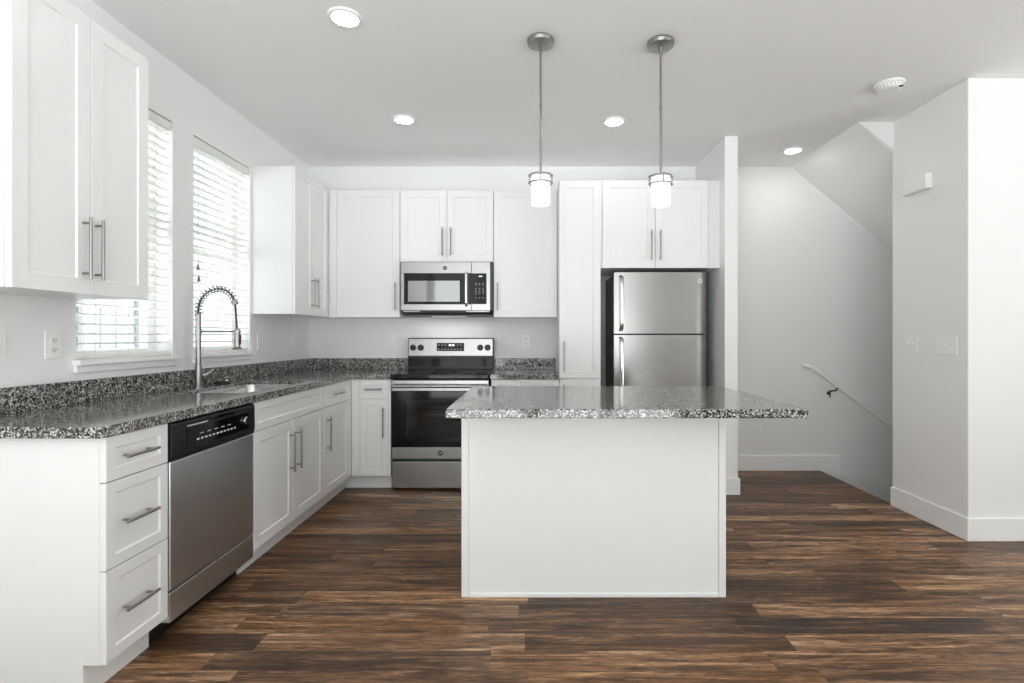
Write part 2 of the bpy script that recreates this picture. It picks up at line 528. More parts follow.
# sloping soffit over the stair and the small header in front of it
sl = 0.83
m = MB(); xa, xb = 2.335, XE
m.prism([(xa, CEIL), (xb, CEIL - sl * (xb - xa)), (xb, CEIL - sl * (xb - xa) + 0.25), (xa, CEIL + 0.2)], 'y', YR2, YB)
struct(m.build('ceiling_slope', CEILM, origin=(0, 0, 0)))
m = MB()
m.prism([(xa, CEIL), (XR, CEIL - 0.80 * (XR - xa)), (XR, CEIL)], 'y', YR2 - 0.012, YR2)
struct(m.build('wall_header', WALL, origin=(0, 0, 0)))
# stair flight going down to the right
m = MB()
pts = [(2.60, 0.0)]; x, z = 2.60, 0.0
for k in range(7):
    z -= 0.19; pts.append((x, z)); x += 0.25; pts.append((x, z))
pts += [(x, -2.5), (2.60, -2.5)]
m.prism(pts, 'y', YR2 + 0.002, YB - 0.022)
st = m.build('staircase', FLOORM, origin=(0, 0, 0)); struct(st)
struct(MB().box(2.6, XE, YR2, YB, -2.6, -2.5).build('floor_lower', FLOORM, origin=(0, 0, 0)))

# baseboards
BH = 0.136


def board(name, x0, x1, y0, y1, h=BH):
    return struct(MB().box(x0, x1, y0, y1, 0.0005, h).build(name, TRIM, bevel=0.003, seg=1, origin=(0, 0, 0)))


m = MB(); m.prism([(XR - 0.014, YR2), (XR - 0.014, YR1 - 0.014), (XE, YR1 - 0.014), (XE, YR1), (XR, YR1), (XR, YR2)], 'z', 0.0005, BH)
struct(m.build('baseboard_right', TRIM, bevel=0.003, seg=1, origin=(0, 0, 0)))
m = MB(); m.prism([(DWX0 - 0.006, 3.9894 - 0.013), (DWX1 + 0.013, 3.9894 - 0.013), (DWX1 + 0.013, YB - 0.015), (DWX1, YB - 0.015), (DWX1, 3.9894), (DWX0 - 0.006, 3.9894)], 'z', 0.0005, 0.128)
struct(m.build('baseboard_partition', TRIM, bevel=0.003, seg=1, origin=(0, 0, 0)))
board('baseboard_back', DWX1 + 0.013, 2.77, YB - 0.014, YB)
m = MB(); m.prism([(2.601, 0.0), (2.63, 0.022), (2.78, 0.025), (3.05, -0.19), (4.35, -1.20), (4.35, -1.45), (2.601, -0.10)], 'y', YB - 0.02, YB)
struct(m.build('trim_1', TRIM, origin=(0, 0, 0)), 'white skirt board following the stair down the back wall')
board('baseboard_left', XL, XL + 0.014, YREAR, 1.70)

# windows
for i, (a, b) in enumerate(WIN):
    xo, xi = XL - 0.155, XL - 0.105
    m = MB(); fw = 0.045
    m.box(xo, xi, a, b, WZ0, WZ0 + fw); m.box(xo, xi, a, b, WZ1 - fw, WZ1)
    m.box(xo, xi, a, a + fw, WZ0 + fw, WZ1 - fw); m.box(xo, xi, b - fw, b, WZ0 + fw, WZ1 - fw)
    w = struct(m.build('window_%d' % (i + 1), TRIM, bevel=0.002, seg=1))
    MB().box(xo + 0.008, xi - 0.004, a + fw, b - fw, 1.735, 1.785).build('meeting_rail', TRIM, w)
    MB().box(xo + 0.018, xo + 0.024, a + fw, b - fw, WZ0 + fw, WZ1 - fw).build('pane', GLASS, w)
    sm = MB(); sm.box(XL - 0.10, XL, a, b, WZ0, WZ0 + 0.006)
    sm.box(XL, XL + 0.035, a - 0.02, b + (0.022 if i == 0 else 0.010), WZ0 - 0.016, WZ0 + 0.006)
    sm.box(XL, XL + 0.014, a - 0.012, b + (0.014 if i == 0 else 0.008), WZ0 - 0.05, WZ0 - 0.016)
    sm.build('window_sill', TRIM, w, bevel=0.002, seg=1)
for i, (a, b) in enumerate(ADDED_REARW):  # full-height rear windows, unseen, added to light the room
    m = MB(); fw = 0.06; yo, yi = YREAR - 0.12, YREAR - 0.05
    m.box(a, b, yo, yi, RZ0, RZ0 + fw); m.box(a, b, yo, yi, RZ1 - fw, RZ1)
    m.box(a, a + fw, yo, yi, RZ0 + fw, RZ1 - fw); m.box(b - fw, b, yo, yi, RZ0 + fw, RZ1 - fw)
    mid = (a + b) / 2; m.box(mid - 0.03, mid + 0.03, yo, yi, RZ0 + fw, RZ1 - fw)
    w = struct(m.build('window_%d' % (i + 3), TRIM))
    MB().box(a + fw, b - fw, yo + 0.03, yo + 0.036, RZ0 + fw, RZ1 - fw).build('pane', GLASS, w)

m = MB(); a, b = ADDED_SW; fw = 0.06  # side window added out of view for more daylight
m.box(XE + 0.03, XE + 0.09, a, b, RZ0, RZ0 + fw); m.box(XE + 0.03, XE + 0.09, a, b, RZ1 - fw, RZ1)
for c in (a, (a + b) / 2 - fw / 2, b - fw): m.box(XE + 0.03, XE + 0.09, c, c + fw, RZ0 + fw, RZ1 - fw)
w = struct(m.build('window_5', TRIM))
MB().box(XE + 0.057, XE + 0.063, a + fw, b - fw, RZ0 + fw, RZ1 - fw).build('pane', GLASS, w)

# ============================================================ BLINDS
for i, (a, b) in enumerate(WIN):
    lab = ('white faux wood blind in the window nearest the wall outlet, partly behind the upper cabinet',
           'white faux wood blind in the window behind the faucet, with two hanging tassels')[i]
    rt = root('window_blind', (XL - 0.04, (a + b) / 2, WZ0 + 0.01), lab, 'blind', 'horizontal slat blinds in the two left windows')
    xc_ = XL - 0.036; a2, b2 = a + 0.006, b - 0.006
    MB().box(xc_ - 0.028, xc_ + 0.030, a2, b2, WZ1 - 0.052, WZ1 - 0.004).build('headrail', SLATM, rt, bevel=0.003, seg=1)
    m = MB(); pitch = 0.0445; z = WZ1 - 0.078; tilt = math.radians(7)
    hw = 0.025
    zs = []
    while z > WZ0 + 0.06:
        zs.append(z)
        dx = hw * math.cos(tilt); dz = hw * math.sin(tilt)
        # room edge slightly higher; gently crowned section
        pr = []
        for t in (-1, -0.5, 0, 0.5, 1): pr.append((xc_ + t * dx, z + t * dz + 0.0022 * (1 - t * t) + 0.0014))
        for t in (1, 0.5, 0, -0.5, -1): pr.append((xc_ + t * dx, z + t * dz + 0.0022 * (1 - t * t) - 0.0014))
        m.prism(pr, 'y', a2 + 0.002, b2 - 0.002)
        z -= pitch
    m.build('slats', SLATM, rt)
    MB().box(xc_ - 0.025, xc_ + 0.025, a2, b2, WZ0 + 0.012, WZ0 + 0.030).build('bottom_rail', SLATM, rt, bevel=0.003, seg=1)
    for f in (0.18, 0.5, 0.82) if i == 0 else (0.18, 0.55, 0.86):
        yy = a + f * (b - a)
        mm = MB()
        for xx in (xc_ - 0.027, xc_ + 0.027):
            mm.tube([(xx, yy, WZ0 + 0.02), (xx, yy, WZ1 - 0.03)], 0.0013, 6)
        mm.build('ladder_cord', CORDM, rt)
    if i == 1:
        for yy, zb in ((a + 0.045, 1.625), (a + 0.052, 1.555)):
            c = MB().tube([(XL - 0.002, yy, zb + 0.02), (XL - 0.002, yy, WZ1 - 0.05)], 0.0012, 6).build('lift_cord', CORDM, rt)
            MB().lathe((XL - 0.002, yy, zb - 0.012), [(0.009, 0), (0.010, 0.004), (0.0065, 0.022), (0.003, 0.036)], 'z', 12).build('tassel', TASSEL, c, smooth=True)

# neighbour's house seen through the blinds
rt = root('neighbouring_house', (-6.2, 9, -3), 'pale sided house wall with a window, glimpsed through the blinds', 'house')
m = MB()
zz = -3.0
while zz < 9.0:
    m.prism([(-6.2, zz), (-6.0, zz), (-6.018, zz + 0.2), (-6.2, zz + 0.2)], 'y', 0.0, 30.0)
    zz += 0.2
m.build('siding', SIDING, rt)
m = MB(); m.box(-6.0, -5.955, 6.95, 7.45, 1.05, 1.66); m.build('window_frame', HGLASS, rt)
m = MB(); frame_ = (6.88, 7.52, 0.98, 1.73)
m.box(-6.0, -5.94, 6.88, 6.95, 0.98, 1.73); m.box(-6.0, -5.94, 7.45, 7.52, 0.98, 1.73); m.box(-6.0, -5.94, 7.18, 7.22, 1.05, 1.66); m.box(-6.0, -5.94, 6.95, 7.45, 1.66, 1.73); m.box(-6.0, -5.94, 6.95, 7.45, 0.98, 1.05)
m.build('window_trim', SIDING, rt)
MB().box(-6.0, -5.92, 7.88, 7.96, -3, 9.0).build('downspout', HGLASS, rt)

# ============================================================ LEFT BASE RUN
F = FL(XF)
CX0 = XL + 0.002; CX1 = XF - 0.021
TX = -1.495


def base_body(y0, y1, rt, open_top=False):
    m = MB()
    if open_top:
        m.box(CX0, CX1, y0, y0 + 0.018, 0.114, CB - 0.001); m.box(CX0, CX1, y1 - 0.018, y1, 0.114, CB - 0.001)
        m.box(CX0, CX1, y0 + 0.018, y1 - 0.018, 0.114, 0.132); m.box(CX0, CX0 + 0.01, y0 + 0.018, y1 - 0.018, 0.132, CB - 0.001)
        m.box(CX1 - 0.018, CX1, y0 + 0.018, y1 - 0.018, 0.132, CB - 0.001)
    else:
        m.box(CX0, CX1, y0, y1, 0.114, CB - 0.001)
    m.build('body', CAB, rt)


def toe(y0, y1, rt): MB().box(TX - 0.012, TX, y0, y1, 0.0005, 0.113).build('toe_kick', CAB, rt)


rt = root('base_cabinet', (-1.72, 1.88, 0), 'white three drawer base cabinet at the near end of the left counter', 'cabinet', 'white base cabinets')
base_body(1.752, 2.032, rt); toe(1.752, 2.032, rt)
m = MB(); m.prism([(CX0, 0.0005), (TX, 0.0005), (TX, 0.114), (CX1, 0.114), (CX1, CB - 0.001), (CX0, CB - 0.001)], 'y', 1.735, 1.7515)
m.build('side_panel', CAB, rt)
for v0, v1 in ((0.7225, 0.873), (0.4275, 0.7185), (0.116, 0.4235)):
    drawer(F, 1.7355, 2.0305, v0, v1, rt, hl=0.152, hu=1.867)

# dishwasher
rt = root('dishwasher', (-1.72, 2.343, 0), 'stainless dishwasher with black control panel under the left counter', 'dishwasher')
y0, y1 = 2.037, 2.648
MB().box(CX0, XF - 0.05, y0 + 0.004, y1 - 0.004, 0.09, CB - 0.004).build('tub', DARKM, rt)
d = MB().box(XF - 0.048, XF + 0.004, y0, y1, 0.2125, 0.7185).build('door', STEELY, rt, bevel=0.006, seg=3)
cp = MB()
# control panel leaning with a finger recess
cp.prism([(XF - 0.048, 0.7205), (XF + 0.006, 0.7205), (XF + 0.012, 0.75), (XF + 0.010, 0.862), (XF - 0.002, 0.872), (XF - 0.048, 0.872)], 'y', y0, y1)
cp = cp.build('control_panel', BLACKP, rt, bevel=0.003, seg=2)
G = FL(XF + 0.0115)
m = MB(); fbox(m, G, y0 + 0.085, y1 - 0.06, 0.752, 0.838, -0.003, 0.0012)
inset = m.build('panel_inset', BLACKG, cp, bevel=0.001, seg=1)
inset['label'] = 'glossy black inset'
for k in range(11):
    m = MB(); fbox(m, G, y0 + 0.15 + k * 0.027, y0 + 0.164 + k * 0.027, 0.776, 0.783, 0.001, 0.003); m.build('button', PRINT, cp)
for a, b, c, d_ in [(0.17 + k * 0.05, 0.195 + k * 0.05, 0.800, 0.803) for k in range(5)] + [(0.09, 0.22, 0.843, 0.847)]:
    fbox(MB(), G, y0 + a, y0 + b, c, d_, 0.0005, 0.002).build('printed_mark', PRINT, cp)
m = MB(); m.lathe(G(y1 - 0.10, 0.80, 0.001), [(0.019, 0), (0.019, 0.010), (0.015, 0.013)], 'x', 24)
m.build('dial', CHROME, cp, smooth=True)
m = MB(); fbox(m, G, y0 + 0.24, y1 - 0.19, 0.846, 0.862, -0.006, 0.0025); m.build('latch_grip', BLACKG, cp, bevel=0.002, seg=1)
MB().box(XF - 0.045, XF + 0.002, y0, y1, 0.088, 0.205).build('lower_panel', STEELY, rt, bevel=0.004, seg=2)
MB().box(TX - 0.03, TX - 0.01, y0 - 0.001, y1, 0.0005, 0.09).build('toe_kick', BLACKP, rt)
mb = MB(); mb.tube([(XF + 0.001, 2.343, 0.2088), (XF + 0.006, 2.343, 0.2088)], 0.004, 8); mb.build('screw', CHROME, rt)

rt = root('base_cabinet', (-1.72, 3.1, 0), 'white sink base cabinet with a wide false drawer above two doors', 'cabinet', 'white base cabinets')
base_body(2.652, 3.552, rt, True); toe(2.652, 3.552, rt)
drawer(F, 2.6545, 3.5505, 0.7225, 0.873, rt, handle=False, name='false_drawer')
door(F, 2.6545, 3.0995, 0.116, 0.7185, rt, 3.052, 0.537)
door(F, 3.1035, 3.5505, 0.116, 0.7185, rt, 3.140, 0.537)

rt = root('base_cabinet', (-1.72, 3.8, 0), 'white base cabinet with one drawer and one door beside the inner corner', 'cabinet', 'white base cabinets')
base_body(3.553, 4.112, rt); toe(3.553, 4.17, rt)
drawer(F, 3.5545, 4.035, 0.7225, 0.873, rt)
door(F, 3.5545, 4.035, 0.116, 0.7185, rt, 3.602, 0.537)
MB().box(CX1, XF - 0.001, 4.039, 4.0925, 0.114, CB - 0.001).build('filler', CAB, rt)

# ============================================================ BACK BASE RUN
F = FBK(YF)
BY0 = YF + 0.021; BY1 = YB - 0.002
TY = 4.172
rt = root('base_cabinet', (-1.26, 4.4, 0), 'narrow white base cabinet with drawer and door left of the range', 'cabinet', 'white base cabinets')
MB().box(CX1 + 0.002, -1.112, BY0, BY1, 0.114, CB - 0.001).build('body', CAB, rt)
MB().box(TX + 0.001, -1.112, TY, TY + 0.012, 0.0005, 0.113).build('toe_kick', CAB, rt)
MB().box(-1.417, -1.3545, YF + 0.001, BY0, 0.114, CB - 0.001).build('filler', CAB, rt)
MB().box(-1.131, -1.112, YF + 0.003, BY0, 0.114, CB - 0.001).build('filler', CAB, rt)
drawer(F, -1.3525, -1.133, 0.7225, 0.873, rt, hl=0.14)
door(F, -1.3525, -1.133, 0.116, 0.7185, rt, -1.166, 0.537, rail=0.045)

rt = root('base_cabinet', (-0.05, 4.4, 0), 'white base cabinet right of the range, mostly hidden by the island', 'cabinet', 'white base cabinets')
MB().box(-0.322, 0.212, BY0, BY1, 0.114, CB - 0.001).build('body', CAB, rt)
MB().box(-0.322, 0.212, TY, TY + 0.012, 0.0005, 0.113).build('toe_kick', CAB, rt)
drawer(F, -0.319, -0.094, 0.7225, 0.873, rt, hl=0.14); drawer(F, -0.090, 0.210, 0.7225, 0.873, rt, hl=0.14)
door(F, -0.319, -0.094, 0.116, 0.7185, rt, -0.125, 0.537, rail=0.045); door(F, -0.090, 0.210, 0.116, 0.7185, rt, -0.055, 0.537)

# ============================================================ WORKTOPS
XC = -1.4085
SX0, SX1, SY0, SY1 = -1.875, -1.50, 2.74, 3.44


def rrect(x0, x1, y0, y1, r, n=5):
    out = []
    for cx, cy, a0 in ((x1 - r, y1 - r, 0), (x0 + r, y1 - r, 90), (x0 + r, y0 + r, 180), (x1 - r, y0 + r, 270)):
        for k in range(n + 1):
            a = math.radians(a0 + 90 * k / n); out.append((cx + r * math.cos(a), cy + r * math.sin(a)))
    return out


hole = rrect(SX0, SX1, SY0, SY1, 0.05)
outer = [(XL + 0.001, 1.7025), (XC, 1.7025), (XC, 4.078), (-1.114, 4.078), (-1.114, YB - 0.001), (XL + 0.001, YB - 0.001)]
holeb = rrect(SX0 - 0.02, SX1 + 0.02, SY0 - 0.02, SY1 + 0.02, 0.06)
ZM = CT - 0.018
m = MB(); bm = m.bm
lt = [bm.verts.new((*p, CT)) for p in outer]; lb = [bm.verts.new((*p, CB)) for p in outer]
ht = [bm.verts.new((*p, CT)) for p in hole]; hm = [bm.verts.new((*p, ZM)) for p in hole]
hn = [bm.verts.new((*p, ZM)) for p in holeb]; hb = [bm.verts.new((*p, CB)) for p in holeb]
for A, B in ((lt, ht), (lb, hb)):
    bmesh.ops.triangle_fill(bm, edges=[bm.edges.new((v[q], v[(q + 1) % len(v)])) for v in (A, B) for q in range(len(v))], use_beauty=True)
for A, B in ((lb, lt), (ht, hm), (hm, hn), (hn, hb)):
    for q in range(len(A)): bm.faces.new((A[q], A[(q + 1) % len(A)], B[(q + 1) % len(A)], B[q]))
wt = m.build('granite_worktop', GRANITE, bevel=0.003, seg=2, origin=(-1.7, 3.2, CB))
tag(wt, 'speckled grey granite worktop wrapping the corner along the left wall, with sink cutout', 'countertop', 'granite countertops')
m = MB(); m.prism([(XL + 0.001, 1.7025), (XL + 0.021, 1.7025), (XL + 0.021, YB - 0.021), (-1.118, YB - 0.021), (-1.118, YB - 0.001), (XL + 0.001, YB - 0.001)], 'z', CT + 0.0002, CT + 0.102)
m.build('backsplash', GRANITE, wt, bevel=0.002, seg=1)
wt = MB().box(-0.331, 0.211, 4.078, YB - 0.001, CB, CT).build('granite_worktop', GRANITE, bevel=0.004, seg=2)
tag(wt, 'short speckled granite worktop between the range and the tall pantry', 'countertop', 'granite countertops')
MB().box(-0.331, 0.211, YB - 0.021, YB - 0.001, CT + 0.0002, CT + 0.102).build('backsplash', GRANITE, wt, bevel=0.002, seg=1)

# sink
m = MB(); bm = m.bm
loops = []
for (off, z) in ((0.016, CT - 0.0192), (0.003, CT - 0.0192), (0.001, CT - 0.024), (-0.006, 0.70), (-0.03, 0.682)):
    pts = rrect(SX0 - off, SX1 + off, SY0 - off, SY1 + off, 0.05 + max(off, -0.02), 6)
    loops.append([bm.verts.new((*p, z)) for p in pts])
for A, B in zip(loops, loops[1:]):
    for i in range(len(A)): bm.faces.new((A[i], A[(i + 1) % len(A)], B[(i + 1) % len(A)], B[i]))
bm.faces.new(loops[-1])
sk = m.build('kitchen_sink', STEELS, smooth=True)
md = sk.modifiers.new('thick', 'SOLIDIFY'); md.thickness = 0.0015; md.offset = 0
tag(sk, 'stainless undermount sink set into the left granite worktop', 'sink')
dr = MB(); dr.lathe((-1.70, 3.09, 0.6826), [(0.045, 0), (0.045, 0.003), (0.034, 0.004), (0.03, 0.001)], 'z', 28); dr.build('drain', CHROME, sk, smooth=True)

# faucet
FY = 3.0


def Q(px, py): return P(px, py, FY)


bx = Q(198.4, 388).x
rt = root('spring_faucet', (bx, FY, CT), 'tall brushed nickel faucet with a coiled spring neck and pull-down spray head', 'faucet')
m = MB(); m.lathe((bx, FY, CT + 0.0005), [(0.027, 0), (0.027, 0.006), (0.0175, 0.008), (0.0175, 0.128), (0.0150, 0.1295)], 'z', 28); m.build('base', NICKEL, rt, smooth=True)
m = MB(); m.lathe((bx, FY, CT + 0.130), [(0.0135, 0), (0.0135, 0.300), (0.011, 0.304)], 'z', 24); m.build('post', NICKEL, rt, smooth=True)
m = MB(); m.tube([(bx + 0.012, FY + 0.012, CT + 0.07), (bx + 0.02, FY + 0.04, CT + 0.073)], 0.010, 14); m.tube([(bx + 0.02, FY + 0.04, CT + 0.073), (bx + 0.035, FY + 0.085, CT + 0.10)], [0.006, 0.004], 10)
m.build('lever', CHROME, rt, smooth=True)
ctrl = [Q(*p) for p in ((198.4, 316), (198.6, 307), (201.6, 298.5), (208, 292), (217, 288.8), (226, 290.5), (232.2, 296.5), (235, 304))]


def catmull(pts, n=14):
    out = []; p = [pts[0] * 2 - pts[1]] + pts + [pts[-1] * 2 - pts[-2]]
    for i in range(1, len(p) - 2):
        for k in range(n):
            t = k / n
            out.append(0.5 * ((2 * p[i]) + (-p[i - 1] + p[i + 1]) * t + (2 * p[i - 1] - 5 * p[i] + 4 * p[i + 1] - p[i + 2]) * t * t + (-p[i - 1] + 3 * p[i] - 3 * p[i + 1] + p[i + 2]) * t ** 3))
    out.append(p[-2]); return out


path = catmull(ctrl)
hose_pts = path + [Q(235.6, 310), Q(236.3, 320), Q(236.9, 331)]
m = MB(); m.tube(hose_pts, 0.0055, 10); m.build('hose', DARKM, rt, smooth=True)
# coil
Ltot = sum((b - a).length for a, b in zip(path, path[1:])); turns = Ltot / 0.021
hp = []; acc = 0.0
for i in range(len(path) - 1):
    a, b = path[i], path[i + 1]; t = (b - a).normalized(); n1 = Vector((0, 1, 0)); n2 = t.cross(n1).normalized(); ll = (b - a).length
    K = 10
    for k in range(K):
        s_ = acc + ll * k / K; ph = 2 * PI * turns * s_ / Ltot
        hp.append(a + (b - a) * (k / K) + (n1 * math.cos(ph) + n2 * math.sin(ph)) * 0.0165)
    acc += ll
m = MB(); m.tube(hp, 0.0030, 6); m.build('spring', NICKEL, rt, smooth=True)
e_ = Q(235, 303)
m = MB(); m.tube([e_ + Vector((-0.002, 0, 0.013)), e_ + Vector((0.001, 0, -0.008))], 0.0155, 18); m.build('spring_collar', NICKEL, rt, smooth=True)
h0 = Q(237.2, 328.5); h1 = Q(237.4, 349.6)
m = MB(); m.lathe((h0.x, FY, h1.z), [(0.026, 0), (0.027, 0.006), (0.0165, 0.016), (0.0155, 0.05), (0.0165, 0.055), (0.0165, 0.10), (0.011, 0.122)], 'z', 26)
m.build('spray_head', NICKEL, rt, smooth=True)
m = MB(); m.box(h0.x + 0.014, h0.x + 0.021, FY - 0.006, FY + 0.006, h1.z + 0.03, h1.z + 0.085); m.build('spray_button', BLACKP, rt, bevel=0.002, seg=1)
az = Q(200, 331.5).z
m = MB(); m.tube([(bx, FY, az), (h0.x - 0.010, FY, az)], 0.0055, 12)
m.ring((h0.x, FY, az), [(0.0185, -0.008), (0.0185, 0.008), (0.0168, 0.008), (0.0168, -0.008)], 'z', 24)
m.ring((bx, FY, az), [(0.018, -0.012), (0.018, 0.012), (0.0136, 0.012), (0.0136, -0.012)], 'z', 24)
m.build('dock_arm', NICKEL, rt, smooth=True)

# stopper beside the faucet
sp_ = (-1.925, 3.24, CT)
rt = root('sink_stopper', sp_, 'black rubber sink stopper with a chrome knob, lying behind the sink', 'sink stopper')
m = MB(); m.lathe((sp_[0], sp_[1], CT + 0.0005), [(0.042, 0), (0.045, 0.004), (0.045, 0.014), (0.036, 0.019)], 'z', 30); m.build('disc', RUBBER, rt, smooth=True)
m = MB(); m.lathe((sp_[0] + 0.012, sp_[1] + 0.02, CT + 0.0195), [(0.010, 0), (0.008, 0.008), (0.021, 0.015), (0.022, 0.021), (0.006, 0.026)], 'z', 26); m.build('knob', CHROME, rt, smooth=True)

# ============================================================ UPPERS
XU = -1.7042; YU = 4.3725
F = FL(XU)
UX1 = XU - 0.021
rt = root('wall_cabinet', (-1.86, 2.01, 1.372), 'tall white two door wall cabinet nearest the camera on the left wall', 'cabinet', 'white wall cabinets')
MB().box(CX0, UX1, 1.702, 2.300, 1.374, 2.438).build('body', CAB, rt)
door(F, 1.7055, 2.0115, 1.3725, 2.4385, rt, 1.977, 1.546)
door(F, 2.0145, 2.3155, 1.3725, 2.4385, rt, 2.034, 1.546)
rt = root('wall_cabinet', (-1.86, 4.2, 1.372), 'white corner wall cabinet with two narrow doors, right of the second window', 'cabinet', 'white wall cabinets')
MB().box(CX0, UX1, 3.745, YB - 0.002, 1.374, 2.438).build('body', CAB, rt)
door(F, 3.747, 4.058, 1.3725, 2.4385, rt, 4.024, 1.546)
door(F, 4.061, 4.345, 1.3725, 2.4385, rt, 4.095, 1.546)
F = FBK(YU)
UY0 = YU + 0.021; UY1 = YB - 0.002


def upper(x0, x1, z0, label, doors, fill=None, body0=None):
    rt = root('wall_cabinet', ((x0 + x1) / 2, 4.5, z0), label, 'cabinet', 'white wall cabinets')
    MB().box(x0 + 0.0005, x1 - 0.0005, UY0, UY1, z0 + 0.0015, 2.438).build('body', CAB, rt)
    for (a, b, hu, hv) in doors: door(F, a, b, z0, 2.4385, rt, hu, hv)
    if fill: MB().box(fill[0], fill[1], YU + 0.002, UY0, z0, 2.438).build('filler', CAB, rt)
    return rt


upper(UX1 + 0.002, -1.110, 1.3725, 'white single door wall cabinet left of the microwave', [(-1.638, -1.112, -1.143, 1.546)], (XU + 0.001, -1.641))
upper(-1.109, -0.3245, 1.838, 'short white two door wall cabinet above the microwave', [(-1.107, -0.7165, -0.751, 2.005), (-0.7135, -0.3265, -0.680, 2.005)])
upper(-0.3235, 0.2115, 1.3725, 'white single door wall cabinet right of the microwave, behind the left pendant', [(-0.3215, 0.2095, -0.289, 1.546)])

# pantry
F = FBK(YF)
rt = root('pantry_cabinet', (0.37, 4.4, 0), 'tall narrow white pantry cabinet between granite worktop and refrigerator', 'cabinet')
MB().box(0.2135, 0.540, BY0, BY1, 0.114, 2.438).build('body', CAB, rt)
MB().box(0.2135, 0.540, TY, TY + 0.012, 0.0005, 0.113).build('toe_kick', CAB, rt)
door(F, 0.215, 0.5385, 0.880, 2.4385, rt, 0.251, 1.055)
door(F, 0.215, 0.5385, 0.116, 0.876, rt, 0.251, 0.72)
# cabinet above fridge
rt = root('wall_cabinet', (1.0, 4.4, 1.75), 'white two door cabinet above the refrigerator', 'cabinet', 'white wall cabinets')
MB().box(0.5415, DWX0 - 0.001, BY0, BY1, 1.752, 2.438).build('body', CAB, rt)
door(F, 0.5545, 0.9665, 1.75, 2.4385, rt, 0.934, 1.925)
door(F, 0.9695, 1.3835, 1.75, 2.4385, rt, 1.004, 1.925)
MB().box(1.386, DWX0 - 0.001, YF + 0.003, BY0, 1.75, 2.438).build('filler', CAB, rt)

# ============================================================ RANGE
R0, R1 = -1.1045, -0.3405
RC = (R0 + R1) / 2
rt = root('electric_range', (RC, 4.38, 0), 'stainless steel electric range with black glass cooktop and oven door', 'stove')
m = MB(); m.box(R0 + 0.003, R1 - 0.003, YF + 0.05, YB - 0.012, 0.02, 0.872)
m = m.build('body', DARKM, rt)
oc = MB()  # cooktop
oc.box(R0 - 0.002, R1 + 0.002, 4.052, 4.615, 0.878, 0.917)
ct = oc.build('cooktop', BLACKG, rt, bevel=0.008, seg=3)
for (cx, cy, r) in ((RC - 0.19, 4.20, 0.095), (RC + 0.19, 4.20, 0.075), (RC - 0.19, 4.46, 0.075), (RC + 0.19, 4.46, 0.095)):
    MB().ring((cx, cy, 0.9170), [(r, 0), (r, 0.0004), (r - 0.003, 0.0004), (r - 0.003, 0)], 'z', 48).build('burner_ring', KEYM, ct)
# backguard
bg = MB(); bg.prism([(4.62, 0.917), (4.695, 0.917), (4.695, 1.198), (4.632, 1.198)], 'x', R0 + 0.001, R1 - 0.001)
bg = bg.build('backguard', BLACKP, rt, bevel=0.004, seg=2)
G = lambda u, v, n: (u, 4.6205 + (v - 0.917) / 0.281 * 0.012 - n, v)
m = MB(); 
bmq = m.bm
def gpanel(mm, u0, u1, v0, v1, n0, n1):
    vv = [mm.bm.verts.new(G(u, v, n)) for u in (u0, u1) for v in (v0, v1) for n in (n0, n1)]
    for f in ((0, 1, 3, 2), (4, 6, 7, 5), (0, 4, 5, 1), (2, 3, 7, 6), (0, 2, 6, 4), (1, 5, 7, 3)): mm.bm.faces.new([vv[i] for i in f])
    return mm
gpanel(m, R0 + 0.008, R1 - 0.010, 1.040, 1.190, -0.002, 0.004)
fp = m.build('control_fascia', STEELX, bg, bevel=0.001, seg=1)
m = MB(); gpanel(m, R0 + 0.010, R1 - 0.012, 0.945, 1.022, -0.002, 0.003); m.build('lower_trim', BLACKG, bg, bevel=0.001, seg=1)
m = MB(); gpanel(m, -0.846, -0.603, 1.082, 1.154, 0.004, 0.0065); dp = m.build('display', BLACKG, bg, bevel=0.001, seg=1)
m = MB()
for k in range(4): gpanel(m, -0.738 + k * 0.012 + (0.004 if k > 1 else 0), -0.731 + k * 0.012 + (0.004 if k > 1 else 0), 1.126, 1.142, 0.0066, 0.0076)
m.build('display_digits', LED, bg)
for u in (-0.828, -0.80, -0.772, -0.744, -0.716, -0.688, -0.66, -0.632):
    for v in ((1.098, 1.136) if abs(u + 0.72) > 0.04 else (1.098,)):
        gpanel(MB(), u - 0.006, u + 0.006, v - 0.004, v + 0.004, 0.0066, 0.0074).build('button', KEYM, bg)
for u in (-1.056, -0.9885, -0.461, -0.395):
    c = G(u, 1.113, 0.004)
    k = MB(); k.lathe(c, [(0.027, 0), (0.027, -0.006), (0.022, -0.010), (0.019, -0.026), (0.016, -0.028)], 'y', 24)
    k.box(c[0] - 0.004, c[0] + 0.004, c[1] - 0.034, c[1] - 0.026, c[2] - 0.017, c[2] + 0.017)
    k.build('knob', BLACKP, bg, smooth=True)
# oven door
zt, zb_ = 0.868, 0.2495
m = MB()
m.box(R0, R1, YF - 0.004, YF + 0.045, 0.783, zt)
od = m.build('oven_door', STEELX, rt, bevel=0.003, seg=1)
m = MB(); m.box(R0, R1, YF - 0.004, YF + 0.045, zb_, 0.343); low = m.build('door_lower_band', STEELX, od, bevel=0.003, seg=1)
# black glass frame with window opening
wx0, wx1, wz0, wz1 = R0 + 0.115, R1 - 0.115, 0.375, 0.715
m = MB()
m.box(R0, R1, YF - 0.003, YF + 0.03, wz1, 0.7825); m.box(R0, R1, YF - 0.003, YF + 0.03, 0.3435, wz0)
m.box(R0, wx0, YF - 0.003, YF + 0.03, wz0, wz1); m.box(wx1, R1, YF - 0.003, YF + 0.03, wz0, wz1)
m.build('door_glass_frame', BLACKG, od)
MB().box(wx0, wx1, YF + 0.000, YF + 0.006, wz0, wz1).build('oven_window', OVGLASS, od)
